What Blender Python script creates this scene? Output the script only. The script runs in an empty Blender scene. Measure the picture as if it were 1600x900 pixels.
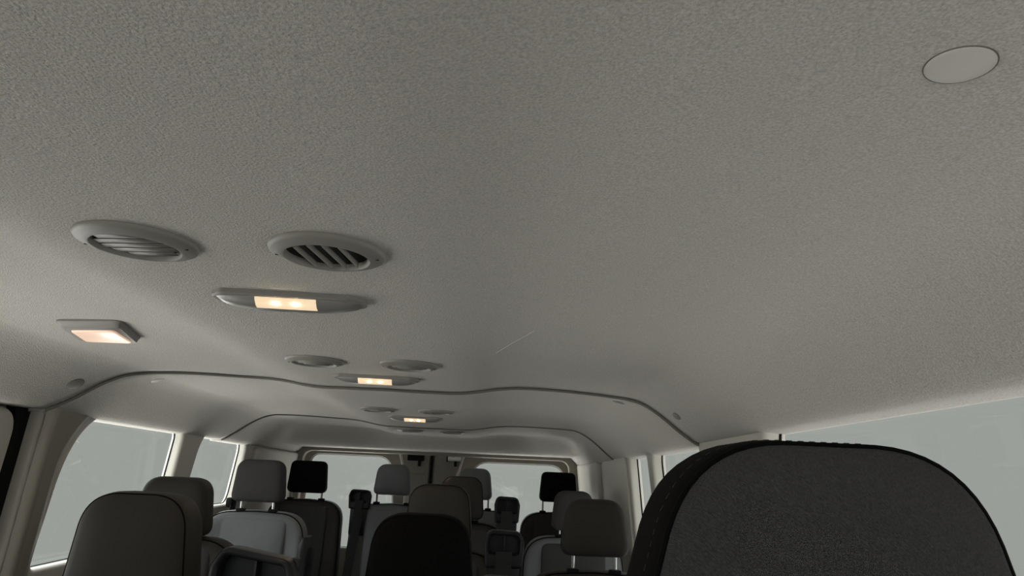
import bpy, bmesh, math, random
from mathutils import Vector, Matrix
random.seed(3)
C = bpy.context.scene.collection
SC = bpy.context.scene
PI = math.pi

# ------------------------------------------------------------------ camera
CX, CZ = 0.31, 1.17                 # camera stands 0.31 right of the van's centreline, 1.17 above the floor
cam = bpy.data.cameras.new('camera'); camo = bpy.data.objects.new('camera', cam); C.objects.link(camo)
cam.sensor_width = 36.0; cam.lens = 36.0 * 1120 / 1600
cam.clip_start = 0.02
Rw = Matrix(((0.99857538, -0.03359411, 0.04145648),
             (0.04880597, 0.2610004, -0.96410413),
             (0.02156806, 0.96475397, 0.26226817)))     # world axes -> lens axes (x right, y down, z forward)
xr, dn, fw = Vector(Rw[0]), Vector(Rw[1]), Vector(Rw[2])
M3 = Matrix((xr, -dn, -fw)).transposed()
camo.matrix_world = Matrix.Translation((CX, 0, CZ)) @ M3.to_4x4()
SC.camera = camo

# ------------------------------------------------------------------ world
GROUND, HAZE, SKY, AHEAD = 3.1, 0.37, 2.9, 1.75   # bright ground, grey haze at eye level, sky, open bright side beyond the windscreen
w = bpy.data.worlds.new('world'); SC.world = w; w.use_nodes = True
nt = w.node_tree; nt.nodes.clear()
out = nt.nodes.new('ShaderNodeOutputWorld'); bg = nt.nodes.new('ShaderNodeBackground')
tc = nt.nodes.new('ShaderNodeTexCoord'); sp = nt.nodes.new('ShaderNodeSeparateXYZ')
LEFT, RIGHT = 1.75, .42                # the sunny side is to the left
mr = nt.nodes.new('ShaderNodeMapRange'); mr.inputs[1].default_value = -1; mr.inputs[2].default_value = 1
cr = nt.nodes.new('ShaderNodeValToRGB')
e = cr.color_ramp.elements
def sn(deg): return 0.5 + 0.5 * math.sin(math.radians(deg))
g = GROUND
e[0].position = 0.0; e[0].color = (g, g * .975, g * .945, 1)
e[1].position = sn(-7.6); e[1].color = (g, g * .975, g * .945, 1)
a = e.new(sn(-7.1)); a.color = (.15, .15, .15, 1)
a = e.new(sn(11)); a.color = (.15, .15, .15, 1)
a = e.new(sn(17)); a.color = (SKY * .96, SKY * 1.0, SKY * 1.0, 1)
nt.links.new(tc.outputs['Generated'], sp.inputs[0]); nt.links.new(sp.outputs[2], mr.inputs[0])
nt.links.new(mr.outputs[0], cr.inputs[0])
my = nt.nodes.new('ShaderNodeMapRange'); my.inputs[1].default_value = -.35; my.inputs[2].default_value = -1.0
dt = nt.nodes.new('ShaderNodeVectorMath'); dt.operation = 'DOT_PRODUCT'; dt.inputs[1].default_value = (.7, 1, 0)
nt.links.new(tc.outputs['Generated'], dt.inputs[0]); nt.links.new(dt.outputs['Value'], my.inputs[0])
mix = nt.nodes.new('ShaderNodeMix'); mix.data_type = 'RGBA'; mix.blend_type = 'LIGHTEN'; mix.clamp_result = False
mix.inputs['B'].default_value = (AHEAD, AHEAD, AHEAD * .97, 1)
nt.links.new(my.outputs[0], mix.inputs['Factor']); 
mxx = nt.nodes.new('ShaderNodeMapRange'); mxx.inputs[1].default_value = -.6; mxx.inputs[2].default_value = .6
mxx.inputs[3].default_value = LEFT; mxx.inputs[4].default_value = RIGHT; nt.links.new(sp.outputs[0], mxx.inputs[0])
vm = nt.nodes.new('ShaderNodeVectorMath'); vm.operation = 'SCALE'; nt.links.new(cr.outputs[0], vm.inputs[0]); nt.links.new(mxx.outputs[0], vm.inputs['Scale'])
vx = nt.nodes.new('ShaderNodeVectorMath'); vx.operation = 'MAXIMUM'; nt.links.new(vm.outputs[0], vx.inputs[0]); vx.inputs[1].default_value = (HAZE * .98, HAZE * 1.02, HAZE * .97)
nt.links.new(vx.outputs[0], mix.inputs['A']); nt.links.new(mix.outputs['Result'], bg.inputs[0])
nt.links.new(bg.outputs[0], out.inputs[0])

SC.view_settings.view_transform = 'Standard'; SC.view_settings.look = 'None'
SC.view_settings.exposure = 0.0; SC.view_settings.gamma = 1.0; SC.view_settings.use_curve_mapping = False

# ------------------------------------------------------------------ materials
def srgb(r, g, b):
    f = lambda c: (c / 255 / 12.92) if c / 255 <= .04045 else ((c / 255 + .055) / 1.055) ** 2.4
    return (f(r), f(g), f(b), 1)
def mat(name, col, rough=.7, metal=0, bump=None, mottle=None, emit=None, spec=.5, weave=None):
    m = bpy.data.materials.new(name); m.use_nodes = True
    n = m.node_tree; b = n.nodes['Principled BSDF']
    b.inputs['Base Color'].default_value = col; b.inputs['Roughness'].default_value = rough
    b.inputs['Metallic'].default_value = metal; b.inputs['Specular IOR Level'].default_value = spec
    co = n.nodes.new('ShaderNodeTexCoord')
    if mottle:                                             # (scale, amount)
        nz = n.nodes.new('ShaderNodeTexNoise'); nz.inputs['Scale'].default_value = mottle[0]
        nz.inputs['Detail'].default_value = 4
        rp = n.nodes.new('ShaderNodeValToRGB'); k = mottle[1]
        rp.color_ramp.elements[0].position = .3; rp.color_ramp.elements[1].position = .7
        rp.color_ramp.elements[0].color = tuple(c * (1 - k) for c in col[:3]) + (1,)
        rp.color_ramp.elements[1].color = tuple(c * (1 + k) for c in col[:3]) + (1,)
        n.links.new(co.outputs['Object'], nz.inputs['Vector']); n.links.new(nz.outputs['Fac'], rp.inputs[0])
        n.links.new(rp.outputs[0], b.inputs['Base Color'])
    if bump or weave:
        bp = n.nodes.new('ShaderNodeBump')
        if bump:                                           # (scale, distance, strength)
            nz = n.nodes.new('ShaderNodeTexNoise'); nz.inputs['Scale'].default_value = bump[0]
            nz.inputs['Detail'].default_value = 3
            n.links.new(co.outputs['Object'], nz.inputs['Vector']); n.links.new(nz.outputs['Fac'], bp.inputs['Height'])
            bp.inputs['Distance'].default_value = bump[1]; bp.inputs['Strength'].default_value = bump[2]
        else:
            wv = n.nodes.new('ShaderNodeTexWave'); wv.inputs['Scale'].default_value = weave; wv.bands_direction = 'DIAGONAL'
            wv.inputs['Distortion'].default_value = .6
            n.links.new(co.outputs['Object'], wv.inputs['Vector']); n.links.new(wv.outputs['Fac'], bp.inputs['Height'])
            bp.inputs['Distance'].default_value = .0014; bp.inputs['Strength'].default_value = .6
        n.links.new(bp.outputs[0], b.inputs['Normal'])
    if emit:
        b.inputs['Emission Color'].default_value = emit[0]; b.inputs['Emission Strength'].default_value = emit[1]
    return m

M = {}
M['liner'] = mat('headliner_fleece', srgb(188, 185, 179), .95, bump=(400, .0022, 1.0), mottle=(450, .20), spec=.1)
M['scuff'] = mat('rubbed_fleece', srgb(194, 191, 184), .9)
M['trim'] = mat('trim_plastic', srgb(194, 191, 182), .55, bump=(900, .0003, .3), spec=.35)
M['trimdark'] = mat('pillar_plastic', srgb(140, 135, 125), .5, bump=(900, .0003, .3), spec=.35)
M['ventgrey'] = mat('vent_plastic', srgb(134, 131, 125), .5, spec=.3)
M['cap'] = mat('cap_plastic', srgb(192, 189, 182), .5, spec=.3)
M['black'] = mat('black_rubber', srgb(14, 14, 15), .6, spec=.15)
M['void'] = mat('black_recess', srgb(6, 6, 6), .9)
M['satin'] = mat('satin_silver', srgb(182, 181, 176), .32, metal=.6)
M['chrome'] = mat('chrome', srgb(215, 215, 215), .18, metal=1)
M['fabric'] = mat('charcoal_woven_fabric', srgb(76, 75, 76), .9, mottle=(700, .25), weave=420, spec=.1)
M['vinyl'] = mat('charcoal_vinyl', srgb(54, 52, 49), .6, bump=(500, .0004, .4), spec=.15)
M['greyvinyl'] = mat('grey_vinyl', srgb(104, 107, 109), .5, bump=(300, .0004, .4), mottle=(9, .08), spec=.4)
M['blackvinyl'] = mat('black_vinyl', srgb(14, 14, 14), .8, bump=(500, .0004, .4), spec=.06)  # black vinyl of bands and piping; also paints shade onto some headrests
M['belt'] = mat('belt_webbing', srgb(48, 48, 50), .6, weave=900, spec=.3)
M['shell'] = mat('black_hard_plastic', srgb(30, 31, 34), .4, spec=.3)
M['innergrey'] = mat('dark_grey_plastic', srgb(42, 45, 48), .5, spec=.3)
M['thread'] = mat('grey_thread', srgb(46, 46, 46), .8)
M['seamgrey'] = mat('joint_rubber', srgb(112, 109, 102), .8, spec=.1)  # grey that paints the shade in joints and round caps
M['floor'] = mat('floor_vinyl', srgb(70, 70, 70), .7, bump=(200, .0005, .4))
M['wood'] = mat('white_sill', srgb(235, 238, 238), .5)
M['lens'] = mat('lit_lens', srgb(240, 215, 185), .3, emit=((1, .76, .50, 1), .62))
M['lensdim'] = mat('lit_frosted_lens', srgb(225, 200, 180), .3, emit=((1, .62, .44, 1), .42))
M['led'] = mat('led', (1, .9, .7, 1), .3, emit=((1, .80, .52, 1), 30))
m = bpy.data.materials.new('window_glass'); m.use_nodes = True; n = m.node_tree; n.nodes.clear()
o_ = n.nodes.new('ShaderNodeOutputMaterial'); tr = n.nodes.new('ShaderNodeBsdfTransparent'); gl = n.nodes.new('ShaderNodeBsdfGlossy')
mx = n.nodes.new('ShaderNodeMixShader'); mx.inputs[0].default_value = .04; gl.inputs['Roughness'].default_value = .02
tr.inputs[0].default_value = (.97, .98, .97, 1)
n.links.new(tr.outputs[0], mx.inputs[1]); n.links.new(gl.outputs[0], mx.inputs[2]); n.links.new(mx.outputs[0], o_.inputs[0])
M['glass'] = m

# ------------------------------------------------------------------ helpers
def link(name, me, material, parent=None, smooth=True):
    if material: me.materials.append(material)
    if smooth:
        for p in me.polygons: p.use_smooth = True
    o = bpy.data.objects.new(name, me); C.objects.link(o)
    if parent: o.parent = parent
    return o
def obj(name, bm, material, parent=None, smooth=True, ang=40):
    bmesh.ops.recalc_face_normals(bm, faces=bm.faces)
    if smooth:
        for e in bm.edges:
            if len(e.link_faces) == 2 and e.calc_face_angle(0) > math.radians(ang): e.smooth = False
    me = bpy.data.meshes.new(name); bm.to_mesh(me); bm.free()
    return link(name, me, M[material] if isinstance(material, str) else material, parent, smooth)
def thing(name, label, cat, loc=(0, 0, 0), rot=(0, 0, 0), group=None):
    o = bpy.data.objects.new(name, None); C.objects.link(o); o.location = loc; o.rotation_euler = rot
    o['label'] = label; o['category'] = cat
    if group: o['group'] = group
    return o
def tag(o, label, cat, group=None):
    o['label'] = label; o['category'] = cat
    if group: o['group'] = group
    return o
def struct(o, label=None, cat=None):
    o['kind'] = 'structure'
    if label: o['label'] = label
    if cat: o['category'] = cat
    return o
def box(bm, c, s, bev=0, rot=None, seg=2):
    mt = Matrix.Translation(c) @ (rot.to_4x4() if rot else Matrix()) @ Matrix.Diagonal((s[0], s[1], s[2], 1))
    r = bmesh.ops.create_cube(bm, size=1, matrix=mt)
    if bev:
        es = list({e for v in r['verts'] for e in v.link_edges})
        bmesh.ops.bevel(bm, geom=es, offset=bev, segments=seg, affect='EDGES', profile=.6)
def lathe(bm, prof, n=48, sx=1, sy=1, cap=False):
    rings = []
    for r, z in prof:
        rings.append([bm.verts.new((r * math.cos(2 * PI * i / n) * sx, r * math.sin(2 * PI * i / n) * sy, z)) for i in range(n)])
    for a, b in zip(rings, rings[1:]):
        for i in range(n): bm.faces.new((a[i], a[(i + 1) % n], b[(i + 1) % n], b[i]))
    if cap: bm.faces.new(rings[-1])
def cyl(bm, a, b, r, n=16, r2=None):
    a, b = Vector(a), Vector(b); d = b - a; q = d.to_track_quat('Z', 'Y').to_matrix()
    A = [bm.verts.new(a + q @ Vector((r * math.cos(2 * PI * i / n), r * math.sin(2 * PI * i / n), 0))) for i in range(n)]
    r2 = r if r2 is None else r2
    B = [bm.verts.new(b + q @ Vector((r2 * math.cos(2 * PI * i / n), r2 * math.sin(2 * PI * i / n), 0))) for i in range(n)]
    for i in range(n): bm.faces.new((A[i], A[(i + 1) % n], B[(i + 1) % n], B[i]))
    bm.faces.new(A[::-1]); bm.faces.new(B)
def tube(bm, pts, r, n=8, closed=False):
    pts = [Vector(p) for p in pts]; rings = []; N = len(pts)
    for i, p in enumerate(pts):
        if closed: d = pts[(i + 1) % N] - pts[i - 1]
        else: d = pts[min(i + 1, N - 1)] - pts[max(i - 1, 0)]
        q = d.to_track_quat('Z', 'Y').to_matrix()
        if rings:                                           # keep twist low: pick start nearest to the previous ring's
            prev = rings[-1][0].co - pts[i - 1]
            x = (prev - d.normalized() * prev.dot(d.normalized())).normalized(); y = d.normalized().cross(x)
        else: x, y = q @ Vector((1, 0, 0)), q @ Vector((0, 1, 0))
        rings.append([bm.verts.new(p + x * r * math.cos(2 * PI * k / n) + y * r * math.sin(2 * PI * k / n)) for k in range(n)])
    prs = list(zip(rings, rings[1:])) + ([(rings[-1], rings[0])] if closed else [])
    for a, b in prs:
        for k in range(n): bm.faces.new((a[k], a[(k + 1) % n], b[(k + 1) % n], b[k]))
    if not closed: bm.faces.new(rings[0][::-1]); bm.faces.new(rings[-1])
def strap(bm, pts, nrm, wdt, th=.0015):
    """flat ribbon along pts; nrm = its facing direction"""
    pts = [Vector(p) for p in pts]; nrm = Vector(nrm).normalized(); rows = []
    for i, p in enumerate(pts):
        d = (pts[min(i + 1, len(pts) - 1)] - pts[max(i - 1, 0)]).normalized(); s = d.cross(nrm).normalized() * wdt / 2
        rows.append([bm.verts.new(p + s * a + nrm * b) for a, b in ((-1, th), (1, th), (1, -th), (-1, -th))])
    for a, b in zip(rows, rows[1:]):
        for k in range(4): bm.faces.new((a[k], a[(k + 1) % 4], b[(k + 1) % 4], b[k]))
    bm.faces.new(rows[0][::-1]); bm.faces.new(rows[-1])
def rpoly(pts, rad, seg=8):
    """rounded polygon; rad one value or one per corner"""
    n = len(pts); out = []
    if not isinstance(rad, (list, tuple)): rad = [rad] * n
    for i in range(n):
        p, a, b = Vector(pts[i]), Vector(pts[i - 1]), Vector(pts[(i + 1) % n])
        u, v = (a - p).normalized(), (b - p).normalized(); r = rad[i]
        if r < 1e-5: out.append(p); continue
        ang = u.angle(v); t = min(r / math.tan(ang / 2), (a - p).length * .49, (b - p).length * .49)
        s, e_ = p + u * t, p + v * t
        for k in range(seg + 1):
            q = k / seg; out.append(s * (1 - q) ** 2 + p * 2 * q * (1 - q) * .93 + (s + e_) * .07 * q * (1 - q) + e_ * q ** 2)
    return out
def plate(name, outline, holes, thick, bev, fmap, material, parent=None):
    """panel cut from a 2-D outline with holes, thickness and rounded edges, put in place by fmap(u, v, w)"""
    cu = bpy.data.curves.new('tmp', 'CURVE'); cu.dimensions = '2D'; cu.fill_mode = 'BOTH'
    cu.extrude = thick / 2 - bev; cu.bevel_depth = bev; cu.bevel_resolution = 3; cu.offset = -bev
    for ring in [outline] + holes:
        s = cu.splines.new('POLY'); s.points.add(len(ring) - 1); s.use_cyclic_u = True
        for i, p in enumerate(ring): s.points[i].co = (p[0], p[1], 0, 1)
    to = bpy.data.objects.new('tmp', cu); C.objects.link(to)
    me = bpy.data.meshes.new_from_object(to.evaluated_get(bpy.context.evaluated_depsgraph_get()))
    bpy.data.objects.remove(to); bpy.data.curves.remove(cu)
    bm = bmesh.new(); bm.from_mesh(me); bpy.data.meshes.remove(me)
    bmesh.ops.remove_doubles(bm, verts=bm.verts, dist=.0002)
    for v in bm.verts: v.co = Vector(fmap(v.co.x, v.co.y, v.co.z))
    return obj(name, bm, material, parent, ang=35)
def lerp_table(T, x):
    if x <= T[0][0]: return T[0][1]
    for (a, b), (c, d) in zip(T, T[1:]):
        if x <= c:
            t = (x - a) / (c - a); return b + (d - b) * t
    return T[-1][1]
def sstep(a, b, x):
    t = min(1, max(0, (x - a) / (b - a))); return t * t * (3 - 2 * t)

# ------------------------------------------------------------------ headliner (three moulded panels)
HALF = .87
PROF = [(0, .255), (.10, .255), (.20, .256), (.26, .263), (.33, .276), (.40, .283), (.50, .283), (.60, .279), (.68, .272), (.715, .266),
        (.75, .250), (.785, .224), (.815, .196), (.842, .168), (.860, .149), (.873, .138), (.888, .132), (.93, .130)]
def dense(T, n=6):
    o = []
    for i in range(len(T) - 1):
        p0, p1, p2, p3 = T[max(i - 1, 0)], T[i], T[i + 1], T[min(i + 2, len(T) - 1)]
        for k in range(n):
            t = k / n
            o.append(tuple(.5 * ((2 * p1[j]) + (p2[j] - p0[j]) * t + (2 * p0[j] - 5 * p1[j] + 4 * p2[j] - p3[j]) * t * t + (3 * p1[j] - p0[j] - 3 * p2[j] + p3[j]) * t ** 3) for j in (0, 1)))
    return o + [T[-1]]
HP = dense(PROF, 4)
XS = [(-x, z) for x, z in HP[:0:-1]] + HP
SEAM1 = [(0, 2.15), (.60, 2.17), (.71, 2.16), (.75, 2.10), (.79, 2.065), (.84, 2.03), (.87, 1.98), (.94, 1.97)]
SEAM2 = [(0, 3.66), (.40, 3.62), (.60, 3.55), (.70, 3.47), (.78, 3.40), (.83, 3.36), (.87, 3.30), (.94, 3.29)]
def seam(T, x):
    return (lerp_table(T, abs(x) - .012) + lerp_table(T, abs(x)) + lerp_table(T, abs(x) + .012)) / 3 + .09 * math.exp(-((x + .42) / .17) ** 2)
def hz(X, z, y, panel):
    z = z - .009 * X - (0, .007, .012)[panel]
    if panel == 2:
        s = sstep(4.24 - .25 * sstep(.45, .8, abs(X)), 4.37 - .10 * sstep(.45, .8, abs(X)), y)
        if z > .165: z = z + (.165 - z) * s
    return z
def liner(panel, f0, f1, ny, lip):
    bm = bmesh.new(); rows = []
    ts = [0] + [i / ny for i in range(ny + 1)]
    for j in range(ny + 1):
        t = j / ny; row = []
        for X, z in XS:
            y = f0(X) + (f1(X) - f0(X)) * t
            row.append(bm.verts.new((X, y, CZ + hz(X, z, y, panel))))
        rows.append(row)
    if lip:                                                  # rolled front edge, turned up into the roof
        for dy, dz in ((-.003, .0025), (-.004, .006), (-.003, .02)):
            rows.insert(0, [bm.verts.new((v.co.x, v.co.y + dy - 0, v.co.z + dz)) for v in rows[0 if lip == 'x' else 0]])
            # each new row is measured from the panel's first row
        base = rows[3]
        for k, (dy, dz) in enumerate(((-.003, .02), (-.004, .006), (-.003, .0025))):
            for v, b in zip(rows[k], base): v.co = b.co + Vector((0, dy, dz))
    for a, b in zip(rows, rows[1:]):
        for i in range(len(a) - 1): bm.faces.new((a[i], a[i + 1], b[i + 1], b[i]))
    for f in bm.faces:
        pass
    o = obj('ceiling', bm, 'liner', ang=80)
    # normals down into the cabin
    me = o.data
    if me.polygons[len(me.polygons) // 2].normal.z > 0: me.flip_normals()
    md = o.modifiers.new('t', 'SOLIDIFY'); md.thickness = .004; md.offset = -1
    return struct(o, ('grey fleece headliner panel over the front rows', 'grey headliner panel between the two curved seams',
                      'rear grey headliner panel ending above the back doors')[panel])
liner(0, lambda X: -.65, lambda X: seam(SEAM1, X) - .002, 60, None)
liner(1, lambda X: seam(SEAM1, X) + .007, lambda X: seam(SEAM2, X) - .002, 30, 'y')
liner(2, lambda X: seam(SEAM2, X) + .006, lambda X: 4.60, 36, 'y')
# dark strip added along each panel step, painting the shade there
for T, nm, pn in ((SEAM1, 'trim_1', 1), (SEAM2, 'trim_2', 2)):
    bm = bmesh.new(); pts = []
    for X, z in XS:
        if abs(X) > .885: continue
        y = seam(T, X); pts.append((X, y + .001, CZ + hz(X, z, y, pn) + .0035))
    tube(bm, pts, .0045 if pn == 1 else .004, 8)
    struct(obj(nm, bm, 'seamgrey'), 'dark curved joint between two headliner panels')
# outer roof skin closes the cabin above the headliner
bm = bmesh.new()
rr = [[bm.verts.new((X, y, CZ + .33 - .10 * (abs(X) / .96) ** 4)) for X in [(-.96 + 1.92 * i / 24) for i in range(25)]] for y in (-.66, 4.8)]
for i in range(24): bm.faces.new((rr[0][i], rr[0][i + 1], rr[1][i + 1], rr[1][i]))
o = obj('wall_top', bm, 'trim'); o.modifiers.new('t', 'SOLIDIFY').thickness = .01; struct(o)

# ------------------------------------------------------------------ side walls
TH = .05
def leftmap(off=0):
    return lambda u, v, w_: (-(HALF + .012 + .10 * max(0, .12 - v)) - off - TH / 2 + w_, u, CZ + v)
def rightmap(off=0):
    return lambda u, v, w_: ((HALF + .012 + .10 * max(0, .12 - v)) + off + TH / 2 - w_, u, CZ + v)
TOP, BOT = .215, -CZ
L1 = rpoly([(2.13, -.285), (2.89, -.27), (2.90, .150), (2.15, .155)], [.03, .03, .045, .22], 14)
L2 = rpoly([(3.05, -.16), (3.65, -.15), (3.665, .145), (3.09, .148)], [.06, .06, .06, .10])
plate_l = plate('wall_left', [(2.04, BOT), (4.62, BOT), (4.62, TOP), (1.99, TOP)], [L1, L2], TH, .014, leftmap(), 'trim')
struct(plate_l, 'beige plastic side wall on the left with two window openings')
FWD = rpoly([(-.75, -.35), (.05, -.35), (.05, .10), (-.35, .10)], .06)
R1 = rpoly([(.25, -.45), (1.52, -.45), (1.515, .138), (.25, .160)], [.06, .06, .045, .06])
R2 = rpoly([(2.03, -.50), (2.55, -.50), (2.575, .132), (1.99, .150)], [.06, .06, .06, .03])
R3 = rpoly([(2.60, -.50), (3.02, -.50), (2.99, .140), (2.66, .140)], [.05, .05, .02, .05])
plate_r = plate('wall_right', [(-1.2, BOT), (4.62, BOT), (4.62, TOP), (-.6, TOP), (-1.2, -.25)], [FWD, R1, R2, R3], TH, .012, rightmap(), 'trim')
struct(plate_r, 'beige plastic side wall on the right with narrow windows')
wf = plate('wall_left', [(-1.2, BOT), (.55, BOT), (.55, TOP), (-.6, TOP), (-1.2, -.25)], [FWD], TH, .012, leftmap(), 'trim')
struct(wf)
# sliding door with its window, set slightly outboard
DW = rpoly([(.70, -.45), (1.89, -.45), (1.87, .085), (.70, .085)], [.06, .06, .10, .06])
dd = plate('door_1', rpoly([(.58, BOT + .02), (1.97, BOT + .02), (1.93, .135), (.58, .135)], [.03, .03, .07, .03]), [DW], TH, .016, leftmap(.03), 'trim')
struct(dd, 'beige sliding door at the left edge, its window frame just in view', 'door')
# black rubber seal and jamb between door and pillar
bm = bmesh.new()
o = plate('trim_3', [(.48, BOT), (.56, BOT), (.56, .142), (1.92, .142), (1.93, .11), (1.96, BOT), (2.05, BOT), (2.0, TOP), (.48, TOP)], [], .03, .006, leftmap(.028), 'black')
struct(o, 'black rubber door seal beside the beige pillar')
bm.free()
o = plate('trim_4', [(.50, BOT), (2.05, BOT), (2.01, TOP), (.50, TOP)], [rpoly([(.66, -.48), (1.88, -.48), (1.86, .11), (.66, .11)], .06)], .01, .002, leftmap(.065), 'black')
struct(o, 'black outer door jamb')
# moulded pillar cover beside the seal, with rounded ridge
pil = []
bm = bmesh.new(); rows = []
for k in range(25):
    v = .150 - k * (.150 + .75) / 24
    xb = -(HALF + .012 + .10 * max(0, .12 - v))
    ye = 2.125 - .012 * sstep(-.4, .1, v) + .08 * (max(0, (v + .03) / .16)) ** 2.2      # follows window edge
    y0 = 2.018 + .02 * sstep(.12, -.4, v)
    rows.append([bm.verts.new(p) for p in ((xb + .0, y0 - .03, CZ + v), (xb + .012, y0 - .027, CZ + v), (xb + .022, y0 - .015, CZ + v), (xb + .022, y0, CZ + v), (xb + .012, y0 + .018, CZ + v), (xb + .009, ye - .03, CZ + v), (xb + .004, ye - .006, CZ + v), (xb - .012, ye, CZ + v))])
for a, b in zip(rows, rows[1:]):
    for i in range(len(a) - 1): bm.faces.new((a[i], a[i + 1], b[i + 1], b[i]))
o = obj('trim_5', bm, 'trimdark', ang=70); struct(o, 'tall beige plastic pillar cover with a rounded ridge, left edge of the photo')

def window(n_, ring, fmap, label):
    g_ = plate('window_%d' % n_, ring, [], .004, .0005, lambda u, v, w_: fmap(u, v, w_ - TH * .30), 'glass')
    struct(g_, label, 'window')
    c = (sum(p[0] for p in ring) / len(ring), sum(p[1] for p in ring) / len(ring))
    bm = bmesh.new(); tube(bm, [Vector(fmap(p[0], p[1], -TH * .22)) for p in ring], .003, 6, True)
    obj('window_gasket', bm, 'black', g_)
window(1, L1, leftmap(), 'large left side window behind the pillar')
window(2, L2, leftmap(), 'second left side window next to the grey headrest')
window(3, R1, rightmap(), 'large right side window above the near headrest')
window(4, R2, rightmap(), 'small right window peeking over the near headrest')
window(5, R3, rightmap(), 'narrow right window beside the white wall panel')
window(6, FWD, rightmap(), 'front right door window')
window(7, FWD, leftmap(), 'front left door window')
window(8, DW, leftmap(.03), 'window of the sliding door')
# right rear quarter panel cover
o = plate('trim_6', rpoly([(3.05, -.9), (3.66, -.9), (3.64, .125), (3.03, .125)], .02), [], .016, .006, lambda u, v, w_: rightmap()(u, v, w_ + .026), 'trim')
struct(o, 'pale smooth quarter panel cover on the right wall')
o = plate('trim_7', rpoly([(3.84, -.9), (4.60, -.9), (4.60, .125), (3.76, .125)], .03), [], .03, .012, lambda u, v, w_: rightmap()(u, v, w_ + .03), 'trim')
struct(o, 'rear corner pillar cover on the right wall')
o = plate('trim_8', rpoly([(3.80, -.9), (4.60, -.9), (4.60, .125), (3.78, .125)], .03), [], .03, .012, lambda u, v, w_: leftmap()(u, v, w_ + .03), 'trim')
struct(o, 'rear corner pillar cover on the left wall')

# ------------------------------------------------------------------ floor, front bulkhead, windscreen
bm = bmesh.new(); box(bm, (0, 1.8, -.02), (2.04, 6.1, .04)); struct(obj('floor', bm, 'floor'), 'dark vinyl van floor')
bm = bmesh.new(); box(bm, (0, -1.19, .44), (2.0, .06, .88), .02); struct(obj('wall_front', bm, 'shell'), 'bulkhead under the windscreen')
ws = bmesh.new()
v = [ws.verts.new(p) for p in ((-.9, -1.19, .88), (.9, -1.19, .88), (.86, -.66, CZ + .27), (-.86, -.66, CZ + .27))]; ws.faces.new(v)
o = obj('window_9', ws, 'glass'); o.modifiers.new('t', 'SOLIDIFY').thickness = .004; struct(o, 'windscreen')

# ------------------------------------------------------------------ back of the van
YB = 4.62
bmap = lambda dy: (lambda u, v, w_: (u, YB + dy + w_, CZ + v))
opening = rpoly([(-.84, -.95), (.845, -.95), (.815, .145), (-.835, .145)], [.04, .04, .06, .06])
o = plate('wall_back', [(-1.0, BOT), (1.0, BOT), (1.0, .33), (-1.0, .33)], [opening], .06, .008, bmap(0), 'trimdark')
struct(o, 'moulded frame round the rear doors')
SM = -.045
wl = rpoly([(-.84, -.42), (-.25, -.42), (-.30, .128), (-.80, .128)], [.06, .06, .10, .06])
wr = rpoly([(.16, -.42), (.84, -.42), (.79, .118), (.225, .118)], [.06, .06, .10, .10])
dl = plate('door_2', rpoly([(-.90, -1.1), (SM - .006, -1.1), (SM - .006, .19), (-.90, .19)], .01), [wl], .04, .012, bmap(.075), 'trimdark')
struct(dl, 'left rear door with glass', 'door')
dr = plate('door_3', rpoly([(SM + .006, -1.1), (.90, -1.1), (.90, .19), (SM + .006, .19)], .01), [wr], .04, .012, bmap(.075), 'trimdark')
struct(dr, 'right rear door with glass', 'door')
window(10, wl, bmap(.08), 'left rear door glass'); window(11, wr, bmap(.08), 'right rear door glass')
bm = bmesh.new(); box(bm, (SM, YB + .06, CZ - .45), (.016, .04, 1.25), .003); struct(obj('trim_9', bm, 'black'), 'black rubber strip where the rear doors meet')
# raised ribs and pull recesses on the door centre stiles
for s, par in ((-1, dl), (1, dr)):
    bm = bmesh.new()
    tube(bm, [(SM + s * .20, YB + .052, CZ + .15), (SM + s * .165, YB + .050, CZ + .03), (SM + s * .15, YB + .050, CZ - .12), (SM + s * .15, YB + .05, CZ - .6)], .010, 8)
    obj('moulded_rib', bm, 'trim', par)
    bm = bmesh.new(); box(bm, (SM + s * .085, YB + .053, CZ + .035), (.10, .006, .018), .002); obj('pull_recess', bm, 'trimdark', par)
# latches
bm = bmesh.new(); box(bm, (-.145, YB + .042, CZ + .135), (.105, .03, .05), .006); box(bm, (-.120, YB + .035, CZ + .10), (.02, .012, .045), .004)
tag(obj('door_latch', bm, 'black'), 'black door latch above the left rear door', 'latch')
t = thing('door_latch', 'silver and black latch above the right rear door', 'latch', (.098, YB + .04, CZ + .138))
bm = bmesh.new(); box(bm, (0, 0, 0), (.085, .03, .045), .006); obj('latch_body', bm, 'satin', t)
bm = bmesh.new(); box(bm, (.008, -.006, -.034), (.018, .012, .04), .004); obj('latch_pin', bm, 'black', t)
bm = bmesh.new(); box(bm, (-.046, 0, -.002), (.008, .03, .045), .002); obj('latch_side', bm, 'black', t)
bm = bmesh.new(); bmesh.ops.create_uvsphere(bm, u_segments=12, v_segments=8, radius=.006, matrix=Matrix.Translation((-.006, -.016, .008))); obj('bolt', bm, 'chrome', t)

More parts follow.
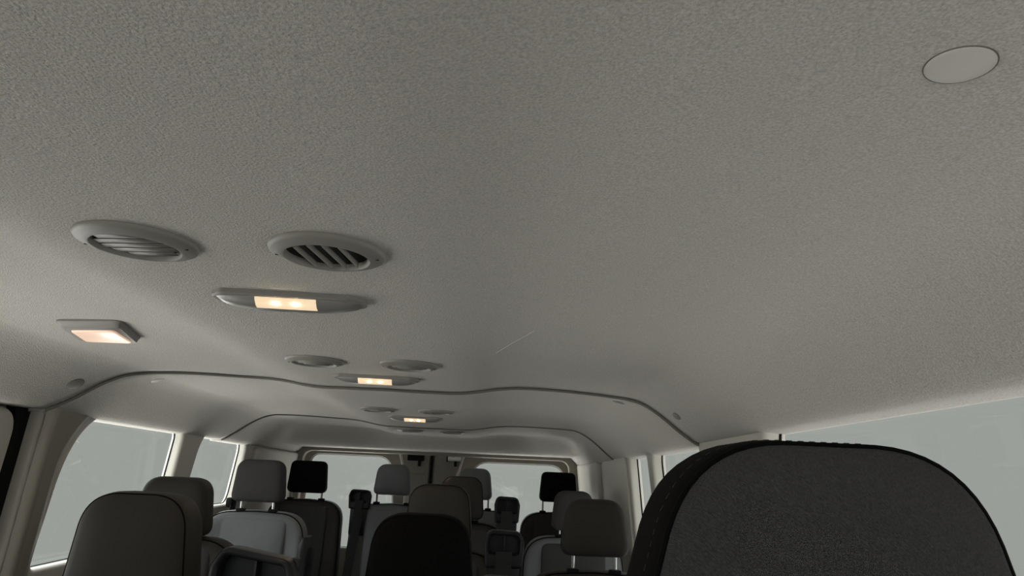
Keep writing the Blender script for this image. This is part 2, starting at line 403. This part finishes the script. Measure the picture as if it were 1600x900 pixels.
# ------------------------------------------------------------------ ceiling fittings
def surf(X, y, panel=0):
    """point on the headliner and its downward normal"""
    def zz(X):
        for (a, b), (c, d) in zip(XS, XS[1:]):
            if a <= X <= c: return b + (d - b) * (X - a) / (c - a)
        return .12
    z = hz(X, zz(X), y, panel); dz = (hz(X + .02, zz(X + .02), y, panel) - hz(X - .02, zz(X - .02), y, panel)) / .04
    return Vector((X, y, CZ + z)), math.atan(dz)
def make_vent(slat_angle, is_open, label, X, y, panel=0, rz=0):
    p, a = surf(X, y, panel)
    t = thing('air_vent', label, 'air vent', p, (0, -a, rz), 'round air vents along the headliner')
    bm = bmesh.new()
    lathe(bm, [(.0672, .001), (.0678, -.002), (.0665, -.0048), (.0630, -.0066), (.0560, -.0086), (.0520, -.0100), (.0498, -.0100), (.0485, -.008), (.0478, .001)], 64)
    rg = obj('ring', bm, 'ventgrey', t)
    for s in (-1, 1):
        bm = bmesh.new(); box(bm, (s * .0585, 0, -.0081), (.004, .0012, .0010)); obj('slot', bm, 'void', rg)
    bm = bmesh.new(); lathe(bm, [(.0475, -.002), (.03, -.0012), (.001, -.001)], 32, cap=True); obj('recess', bm, 'void', t)  # flat black disc paints the deep shade behind the slats
    R = Matrix.Rotation(slat_angle, 3, 'Z')
    if is_open:
        for k, d in enumerate((-.026, -.009, .008, .026)):
            L = 2 * math.sqrt(.0465 ** 2 - d * d) * .97
            bm = bmesh.new(); box(bm, R @ Vector((0, d, -.0062)), (L, .0014, .0062), .0005, R @ Matrix.Rotation(.10, 3, 'X')); obj('slat', bm, 'ventgrey', t)
    else:
        for k, d in enumerate((-.0315, -.0155, .0005, .0165, .0325)):
            L = 2 * math.sqrt(max(.0468 ** 2 - (abs(d) + .002) ** 2, 1e-5)) * .96
            bm = bmesh.new(); box(bm, R @ Vector((0, d, -.0058)), (L * .97, .0112, .0008), 0, R @ Matrix.Rotation(-.04, 3, 'X')); obj('slat', bm, 'ventgrey', t)
    return t
make_vent(-.15, False, 'closed round grey air vent at far left, nearest of the left-hand vents', -.113, .811)
make_vent(1.45, True, 'open round air vent with thin slats over dark recess, beside the front lamp', .110, .808)
make_vent(.1, False, 'left air vent of the second pair, just in front of the middle lamp', -.102, 1.660)
make_vent(.1, False, 'right air vent of the second pair, just in front of the middle lamp', .118, 1.649)
make_vent(.1, False, 'left air vent behind the first headliner seam, near the small far lamp', -.115, 2.741, 1)
make_vent(1.45, True, 'slatted right air vent behind the first headliner seam, by the small far lamp', .108, 2.715, 1)
make_vent(.1, False, 'left one of the two farthest air vents behind the second seam', -.100, 3.80, 2)
make_vent(.1, False, 'right one of the two farthest air vents behind the second seam', .117, 3.76, 2)

def make_lamp(X, y, panel, L, label, power):
    p, a = surf(X, y, panel)
    t = thing('ceiling_lamp', label, 'ceiling lamp', p, (0, -a, 0), 'long ceiling lamps along the middle')
    bm = bmesh.new()                                                             # flat bezel
    out_ = rpoly([(-L / 2, -.012), (-L / 2 + .02, -.034), (L / 2 - .02, -.034), (L / 2, -.012), (L / 2, .014), (L / 2 - .025, .034), (-L / 2 + .025, .034), (-L / 2, .014)], .012, 4)
    lo = [bm.verts.new((q.x, q.y, -.006)) for q in out_]; lo2 = [bm.verts.new((q.x * .975, q.y * .93, -.0085)) for q in out_]; up = [bm.verts.new((q.x, q.y, .002)) for q in out_]
    n_ = len(out_)
    for i in range(n_):
        bm.faces.new((lo[i], lo[(i + 1) % n_], up[(i + 1) % n_], up[i])); bm.faces.new((lo[i], lo2[i], lo2[(i + 1) % n_], lo[(i + 1) % n_]))
    bm.faces.new(lo2)
    obj('bezel', bm, 'ventgrey', t)
    bm = bmesh.new(); rings = []                                                # bowed reflector body
    B = L * .46
    for k in range(33):
        s = -1 + 2 * k / 32; h = .0125 * (1 - abs(s) ** 3.2) ** .6 + .0005; dpt = .026 * (1 - .35 * s ** 6)
        rings.append([bm.verts.new((s * B, yy, zz)) for yy, zz in ((-dpt, -.008), (-dpt * .93, -.008 - h * .35), (-dpt * .62, -.008 - h * .85), (-dpt * .3, -.008 - h), (dpt * .4, -.008 - h), (dpt * .85, -.008 - h * .6), (dpt, -.008))])
    for a_, b_ in zip(rings, rings[1:]):
        for i in range(6): bm.faces.new((a_[i], a_[i + 1], b_[i + 1], b_[i]))
    bm.faces.new(rings[0]); bm.faces.new(rings[-1][::-1])
    obj('lamp_body', bm, 'satin', t, ang=50)
    bm = bmesh.new(); W = L * .195                                               # lens follows the body's front curve
    pr = [(-.0266, -.0088), (-.0250, -.0130), (-.0168, -.0193), (-.0085, -.0214)]
    A_ = [bm.verts.new((-W, q[0], q[1])) for q in pr]; B_ = [bm.verts.new((W, q[0], q[1])) for q in pr]
    A2 = [bm.verts.new((-W, q[0] + .002, q[1] + .002)) for q in pr]; B2 = [bm.verts.new((W, q[0] + .002, q[1] + .002)) for q in pr]
    for i in range(3):
        bm.faces.new((A_[i], A_[i + 1], B_[i + 1], B_[i])); bm.faces.new((A2[i], A2[i + 1], B2[i + 1], B2[i]))
        bm.faces.new((A_[i], A_[i + 1], A2[i + 1], A2[i])); bm.faces.new((B_[i], B_[i + 1], B2[i + 1], B2[i]))
    ln = obj('lens', bm, 'lens', t)
    for s in (-.33, .33):
        bm = bmesh.new(); box(bm, (s * W, -.0215, -.0162), (.009, .002, .0055), .001, Matrix.Rotation(-.75, 3, 'X')); obj('led', bm, 'led', ln)
    # the lamp's own light
    ld = bpy.data.lights.new('lamp_light', 'AREA'); ld.shape = 'RECTANGLE'; ld.size = W * 1.6; ld.size_y = .02; ld.energy = power; ld.color = (1, .78, .55)
    lo_ = bpy.data.objects.new('lamp_light', ld); C.objects.link(lo_); lo_.parent = t; lo_.location = (0, -.004, -.025)
    return t
make_lamp(.003, 1.050, 0, .228, 'lit long silver ceiling lamp between the front air vents, nearest of the long lamps', .25)
make_lamp(.006, 1.895, 0, .225, 'bright long ceiling lamp just in front of the first headliner seam', .25)
make_lamp(.000, 3.03, 1, .225, 'small lit ceiling lamp farthest back, between the two headliner seams', .25)

# side reading lamp: a parallelogram wedge standing off the headliner
p, a = surf(-.550, 1.555)
t = thing('reading_lamp', 'lit peach-coloured four-sided lamp at the left of the headliner', 'ceiling lamp', p, (0, -a, 0))
def ring3(bm, P, k, z, dx=0, dy=0): return [bm.verts.new((q.x * k + dx, q.y * k + dy, z)) for q in P]
o0 = rpoly([(-.040, -.090), (.098, -.100), (.047, .100), (-.088, .080)], .014, 5); n_ = len(o0)
bm = bmesh.new(); rs = [ring3(bm, o0, 1, .003), ring3(bm, o0, 1, -.004), ring3(bm, o0, .97, -.007), ring3(bm, o0, .88, -.015, .002, .004)]
for a_, b_ in zip(rs, rs[1:]):
    for i in range(n_): bm.faces.new((a_[i], a_[(i + 1) % n_], b_[(i + 1) % n_], b_[i]))
bm.faces.new(rs[-1]); obj('bezel', bm, 'ventgrey', t)
bm = bmesh.new(); o1 = rpoly([(-.040, -.075), (.075, -.085), (.045, .078), (-.075, .062)], .010, 4); n_ = len(o1)
rs = [ring3(bm, o1, .82, -.0145, .004, .012), ring3(bm, o1, .80, -.0180, .004, .012), ring3(bm, o1, .74, -.0195, .004, .012)]
for a_, b_ in zip(rs, rs[1:]):
    for i in range(n_): bm.faces.new((a_[i], a_[(i + 1) % n_], b_[(i + 1) % n_], b_[i]))
bm.faces.new(rs[-1]); obj('lens', bm, 'lensdim', t)
ld = bpy.data.lights.new('lamp_light', 'AREA'); ld.shape = 'RECTANGLE'; ld.size = .08; ld.size_y = .08; ld.energy = .10; ld.color = (1, .7, .5)
lo_ = bpy.data.objects.new('lamp_light', ld); C.objects.link(lo_); lo_.parent = t; lo_.location = (0, 0, -.024)

# pale scuffs rubbed into the fleece
for pts in (((.316, 1.542), (.345, 1.45), (.372, 1.37), (.385, 1.323)), ((.60, 1.40), (.605, 1.34), (.606, 1.29))):
    bm = bmesh.new(); tube(bm, [surf(x, y)[0] for x, y in pts], .0007, 6)
    obj('scuff', bm, 'scuff', bpy.data.objects['ceiling'])
# caps
def cap(X, y, panel, rx, ry, h, label, rz=0, dark=False):
    p, a = surf(X, y, panel); bm = bmesh.new()
    lathe(bm, [(1.0, .001), (1.0, -h * .3), (.95, -h * .6), (.85, -h), (.4, -h * 1.5), (.001, -h * 1.6)], 40, rx, ry)
    o = obj('headliner_plug', bm, 'ventgrey' if dark else 'cap', ang=60); o.location = p; o.rotation_euler = (0, -a, rz)
    tag(o, label, 'plug', 'plastic plugs in the headliner')
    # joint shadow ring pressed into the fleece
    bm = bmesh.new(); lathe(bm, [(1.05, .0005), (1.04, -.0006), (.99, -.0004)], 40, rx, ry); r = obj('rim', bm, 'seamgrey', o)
    return o
cap(.603, .401, 0, .0205, .0205, .0022, 'round cream plastic cap in the headliner, alone near the top right corner')
cap(-.810, 1.970, 0, .020, .030, .0025, 'small rounded cap on the left slope just in front of the first seam', dark=True)
cap(.812, 1.940, 0, .012, .022, .0025, 'small plug on the right slope just in front of the first seam', dark=True)
cap(-.725, 2.255, 1, .020, .016, .002, 'faint oval cap behind the left end of the first seam')
cap(.705, 2.225, 1, .022, .016, .002, 'dark oval cap behind the right end of the first seam', dark=True)

# ------------------------------------------------------------------ seats
def pillow(bm, ring, layers, cx=0):
    """closed cushion from an (x, z) outline; layers = (scale, y)"""
    c = Vector((sum(p[0] for p in ring) / len(ring), sum(p[1] for p in ring) / len(ring)))
    rows = []
    for s, y in layers:
        rows.append([bm.verts.new((c.x + (p[0] - c.x) * s, y, c.y + (p[1] - c.y) * s)) for p in ring])
    n_ = len(ring)
    for a_, b_ in zip(rows, rows[1:]):
        for i in range(n_): bm.faces.new((a_[i], a_[(i + 1) % n_], b_[(i + 1) % n_], b_[i]))
    bm.faces.new(rows[0][::-1]); bm.faces.new(rows[-1])
def head_ring(wt, wb, h, rt=.05, rb=.03, sk=0):
    return rpoly([(-wb / 2, 0), (wb / 2, 0), (wt / 2 + sk, h), (-wt / 2 + sk, h)], [rb, rb, rt, rt], 10)
def headrest(parent, wt, wb, h, d, z0, y, mt, band=None, piping=True, rt=.05, rb=.03, pr=.0016, stitch=False):
    ring = head_ring(wt, wb, h, rt, rb)
    bm = bmesh.new(); k = d
    pillow(bm, ring, [(.15, y - .004), (.5, y - .003), (.8, y), (.92, y + .004), (.965, y + .009)] if band else
           [(.15, y - .006), (.5, y - .005), (.8, y - .001), (.9, y + .004), (.955, y + .010), (.985, y + .018), (1, y + .03), (1, y + k * .65), (.985, y + k * .8), (.95, y + k * .9), (.86, y + k * .97), (.5, y + k)])
    for v in bm.verts: v.co.z += z0
    hr = obj('headrest', bm, mt, parent, ang=75)
    if band:
        bm = bmesh.new()
        pillow(bm, ring, [(.90, y + .008), (.955, y + .0075), (.975, y + .012), (.99, y + .02), (1, y + .034), (1, y + k * .65), (.985, y + k * .8), (.95, y + k * .9), (.86, y + k * .97), (.5, y + k)])
        for v in bm.verts: v.co.z += z0
        obj('side_band', bm, band, hr, ang=75)
    c = Vector((sum(p[0] for p in ring) / len(ring), sum(p[1] for p in ring) / len(ring)))
    if piping:
        s, yy = (.962, y + .0095) if band else (.962, y + .0115)
        bm = bmesh.new(); tube(bm, [(c.x + (p[0] - c.x) * s, yy, z0 + c.y + (p[1] - c.y) * s) for p in ring], pr, 6, True)
        obj('piping', bm, 'blackvinyl', hr)
    if stitch:
        pts = [Vector((c.x + (p[0] - c.x) * .9966, y + .030, z0 + c.y + (p[1] - c.y) * .9966)) for p in ring]
        # resample evenly and lay short dashes
        bm = bmesh.new(); acc = []; N = len(pts)
        for i in range(N):
            a_, b_ = pts[i], pts[(i + 1) % N]; m_ = max(1, int((b_ - a_).length / .002))
            for q in range(m_): acc.append(a_.lerp(b_, q / m_))
        for i in range(0, len(acc) - 3, 4): tube(bm, [acc[i], acc[i + 1], acc[i + 2]], .0005, 5)
        obj('stitching', bm, 'thread', hr)
    return hr
LABELS = {}
def make_seat(label, X, Y, top, h, wt, wb, btop, hm='vinyl', bm_='vinyl', insert='fabric', band=None, bw=.42, rt=.05, rb=.03,
              posts=True, tower=None, hd=.085, lean=.06, piping=True, rz=0, stitch=False, group='passenger seats', pr=.0016, side_black=False, tdx=0, tilt=0):
    t = thing('passenger_seat' if group != 'front' else 'driver_seat', label, 'seat', (X, Y, 0), (0, 0, rz), None if group == 'front' else group)
    z0 = CZ + top - h; zb = CZ + btop
    headrest(t, wt, wb, h, hd, z0, 0, hm, band, piping, rt, rb, pr, stitch)
    px = wb * (.39 if 'back row' in group else .30)
    for s in (-1, 1):
        bm = bmesh.new(); cyl(bm, (s * px, hd * .45, z0 + .02), (s * px, hd * .45 + .006, zb - .03), .0055); pp = obj('headrest_post', bm, 'chrome', t)
        bm = bmesh.new(); box(bm, (s * px, hd * .45 + .004, zb + .004), (.034, .026, .014), .004); obj('post_collar', bm, 'black', pp)
    # backrest, leaning back towards the top
    H = zb - .42
    ring = rpoly([(-bw * .46, 0), (bw * .46, 0), (bw * .5, H * .4), (bw * .475, H - .004), (0, H + .006), (-bw * .475, H - .004), (-bw * .5, H * .4)], [.04, .04, .2, .105, .3, .105, .2], 12)
    def lean_(bm):
        for v in bm.verts:
            v.co.y += .02 - lean * (H - v.co.z) / .6; v.co.z += .42
    bm = bmesh.new(); pillow(bm, ring, [(.2, .012), (.7, .006), (.86, 0), (.93, -.004), (.97, .004), (.99, .014), (1, .03), (1, .075), (.985, .09), (.95, .10), (.6, .104)]); lean_(bm)
    obj('backrest', bm, bm_, t, ang=75)
    ins = rpoly([(-bw * .30, .05), (bw * .30, .05), (bw * .31, H - .018), (-bw * .31, H - .018)], .025, 6)
    bm = bmesh.new(); pillow(bm, ins, [(.2, -.006), (.9, -.006), (.97, -.003), (1, .003), (1, .02)]); lean_(bm); obj('centre_panel', bm, insert, t, ang=75)
    bm = bmesh.new()
    c = Vector((0, H / 2)); tube(bm, [(p[0] * .985, .008, c.y + (p[1] - c.y) * .985) for p in ring], .0022, 6, True); lean_(bm); obj('seam_piping', bm, 'blackvinyl', t)
    # cushion and pedestal
    bm = bmesh.new(); box(bm, (0, -.20, .40), (bw, .44, .12), .035, seg=4); obj('seat_cushion', bm, bm_, t)
    bm = bmesh.new(); box(bm, (0, -.18, .33), (bw * .8, .34, .03), .006)
    for sx in (-1, 1):
        box(bm, (sx * bw * .3, -.18, .17), (.03, .26, .31), .006); box(bm, (sx * bw * .3, -.18, .008), (.05, .34, .016), .004)
    obj('seat_base', bm, 'black', t)
    if side_black:
        s = side_black
        rs = rpoly([(-.02, .10), (.02, .10), (.022, H - .13), (.0, H - .075), (-.018, H - .12)], .012, 5)
        bm = bmesh.new(); pillow(bm, [(p[0] + s * (bw / 2 - .002), p[1]) for p in rs], [(.8, -.018), (1, -.012), (1, .10), (.8, .11)]); lean_(bm); obj('side_shield', bm, 'shell', t, ang=60)
    if tower:
        s, tz, tw, lx = tower                                # side, top height, width, belt foot offset
        tx = s * (bw / 2 - tw * .42) + tdx; th = .10
        tg = bmesh.new()
        zt = CZ + tz
        rg = rpoly([(-tw * .46, -th), (tw * .46, -th), (tw * .5, -.03), (tw * .40, 0), (-tw * .40, .003), (-tw * .5, -.03)], [.01, .01, .02, .022, .022, .02], 6)
        hole = rpoly([(-tw * .38, -.062), (tw * .38, -.062), (tw * .40, -.03), (tw * .34, -.012), (-tw * .34, -.010), (-tw * .40, -.03)], .01, 4)
        fr = plate('belt_guide', rg, [hole], .05, .007, lambda u, v, w_: (tx + u * math.cos(tilt) + v * math.sin(tilt), .02 + w_, zt + v * math.cos(tilt) - u * math.sin(tilt)), 'shell', t)
        bm = bmesh.new(); box(bm, (tx, .036, zt - .05), (tw * .88, .012, .085), .003); obj('guide_back', bm, 'innergrey', fr)
        bm = bmesh.new(); box(bm, (tx, .012, zt - .036), (.004, .03, .05), .001); obj('divider', bm, 'shell', fr)
        bm = bmesh.new(); box(bm, (tx, .030, zt - .16), (tw * .80, .05, .16), .014); obj('guide_stem', bm, 'shell', fr)
        bm = bmesh.new()
        strap(bm, [(tx, -.004, zt - .055), (tx, -.018, zt - .075), (tx - s * .004, -.022, zt - .14), (tx + lx * .4, -.034, zt - .30), (tx + lx, -.045 - lean, .50)], (0, -1, 0), .046)
        bl = obj('belt', bm, 'belt', t)
        if 'back row' in group:
            bx, by, bz = tx + lx * .82, -.052 - lean, zt - .44
            bm = bmesh.new(); box(bm, (bx, by, bz), (.062, .014, .026), .004); tg = obj('tongue_grip', bm, 'black', bl)
            for q in (-.012, .012):
                bm = bmesh.new(); box(bm, (bx + q, by, bz - .03), (.012, .003, .04), .001); obj('tongue', bm, 'chrome', t)
    return t

# front seat close to the lens
make_seat('charcoal driver seat whose huge woven headrest fills the lower right corner', .540, .48, .037, .20, .196, .304, -.19, hm='fabric', bm_='vinyl', band='blackvinyl',
          rt=.085, rb=.05, hd=.11, group='front', stitch=True, pr=.0022, rz=math.radians(0), bw=.46)
# second row
make_seat('seat with large dark olive headrest at lower left, before the big left window', -.270, 1.25, -.040, .20, .168, .212, -.25, hm='vinyl', rt=.06, rb=.04, hd=.10,
          tower=(1, -.128, .14, -.02), tdx=.062, tilt=.14)
make_seat('seat with near black headrest, nearest in the middle of the photo', .205, 1.25, -.056, .20, .158, .196, -.25, hm='blackvinyl', rt=.055, rb=.04,  # headrest shade is put into its material colour
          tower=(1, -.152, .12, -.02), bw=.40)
# third row
make_seat('seat whose dark headrest shows behind the large lower left headrest', -.592, 2.17, -.023, .165, .175, .212, -.19, hm='vinyl', hd=.10, piping=False)
make_seat('seat with brown-black rounded headrest right behind the nearest black one', .174, 2.17, -.012, .17, .168, .206, -.195, hm='vinyl', rt=.055, tower=(1, -.135, .115, -.01), bw=.40, tdx=.042)
make_seat('seat with large dark headrest on two chrome posts beside the huge corner headrest', .632, 2.17, -.036, .160, .160, .205, -.242, hm='vinyl', bm_='vinyl', rt=.05, rb=.03, piping=False)
# fourth row
make_seat('seat with light grey vinyl backrest and wide grey headrest by the second left window', -.622, 3.05, .050, .168, .185, .215, -.155, hm='fabric', bm_='greyvinyl', insert='greyvinyl', rt=.045, piping=False, side_black=1, bw=.43)
make_seat('seat with small dark headrest in the middle, left of the tall belt guide', .208, 3.05, .018, .17, .165, .192, -.165, hm='vinyl', tower=(1, -.057, .105, .01), bw=.40, tdx=.033)
make_seat('seat with grey headrest half hidden behind the headrest on chrome posts', .672, 3.05, -.021, .158, .150, .185, -.205, hm='fabric', bm_='greyvinyl', insert='fabric', piping=False)
# fifth row
make_seat('back row seat with black headrest against the left rear glass', -.672, 4.07, .072, .170, .190, .215, -.135, hm='blackvinyl', bm_='vinyl', rt=.03, piping=False, group='back row seats')  # darker copy of the seat covering, backlit shade put into the colour
make_seat('back row seat with pale grey headrest, left of the rear door joint', -.205, 4.07, .073, .165, .175, .212, -.140, hm='greyvinyl', bm_='greyvinyl', insert='greyvinyl', rt=.055, piping=False, tower=(-1, -.070, .12, -.03), group='back row seats', bw=.44)
make_seat('back row seat with grey headrest, right of the rear door joint', .242, 4.07, .070, .168, .165, .205, -.150, hm='greyvinyl', bm_='greyvinyl', insert='greyvinyl', piping=False, group='back row seats', bw=.43)
make_seat('back row seat with black headrest at the right rear corner', .705, 4.07, .068, .160, .185, .212, -.150, hm='blackvinyl', bm_='vinyl', insert='vinyl', rt=.03, piping=False, group='back row seats')  # headrest colour carries the backlit shade

# shoulder belt hanging on the left wall below the second side window
t = thing('seat_belt', 'black shoulder belt on the left wall beside the wide grey headrest', 'seat belt', (-.885, 3.50, CZ - .16))
bm = bmesh.new(); box(bm, (.018, 0, .02), (.03, .07, .045), .01); obj('belt_anchor', bm, 'black', t)
bm = bmesh.new(); strap(bm, [(.03, -.005, .02), (.04, -.06, -.10), (.05, -.10, -.35), (.05, -.12, -.70)], (1, -.2, 0), .046); obj('belt', bm, 'belt', t)
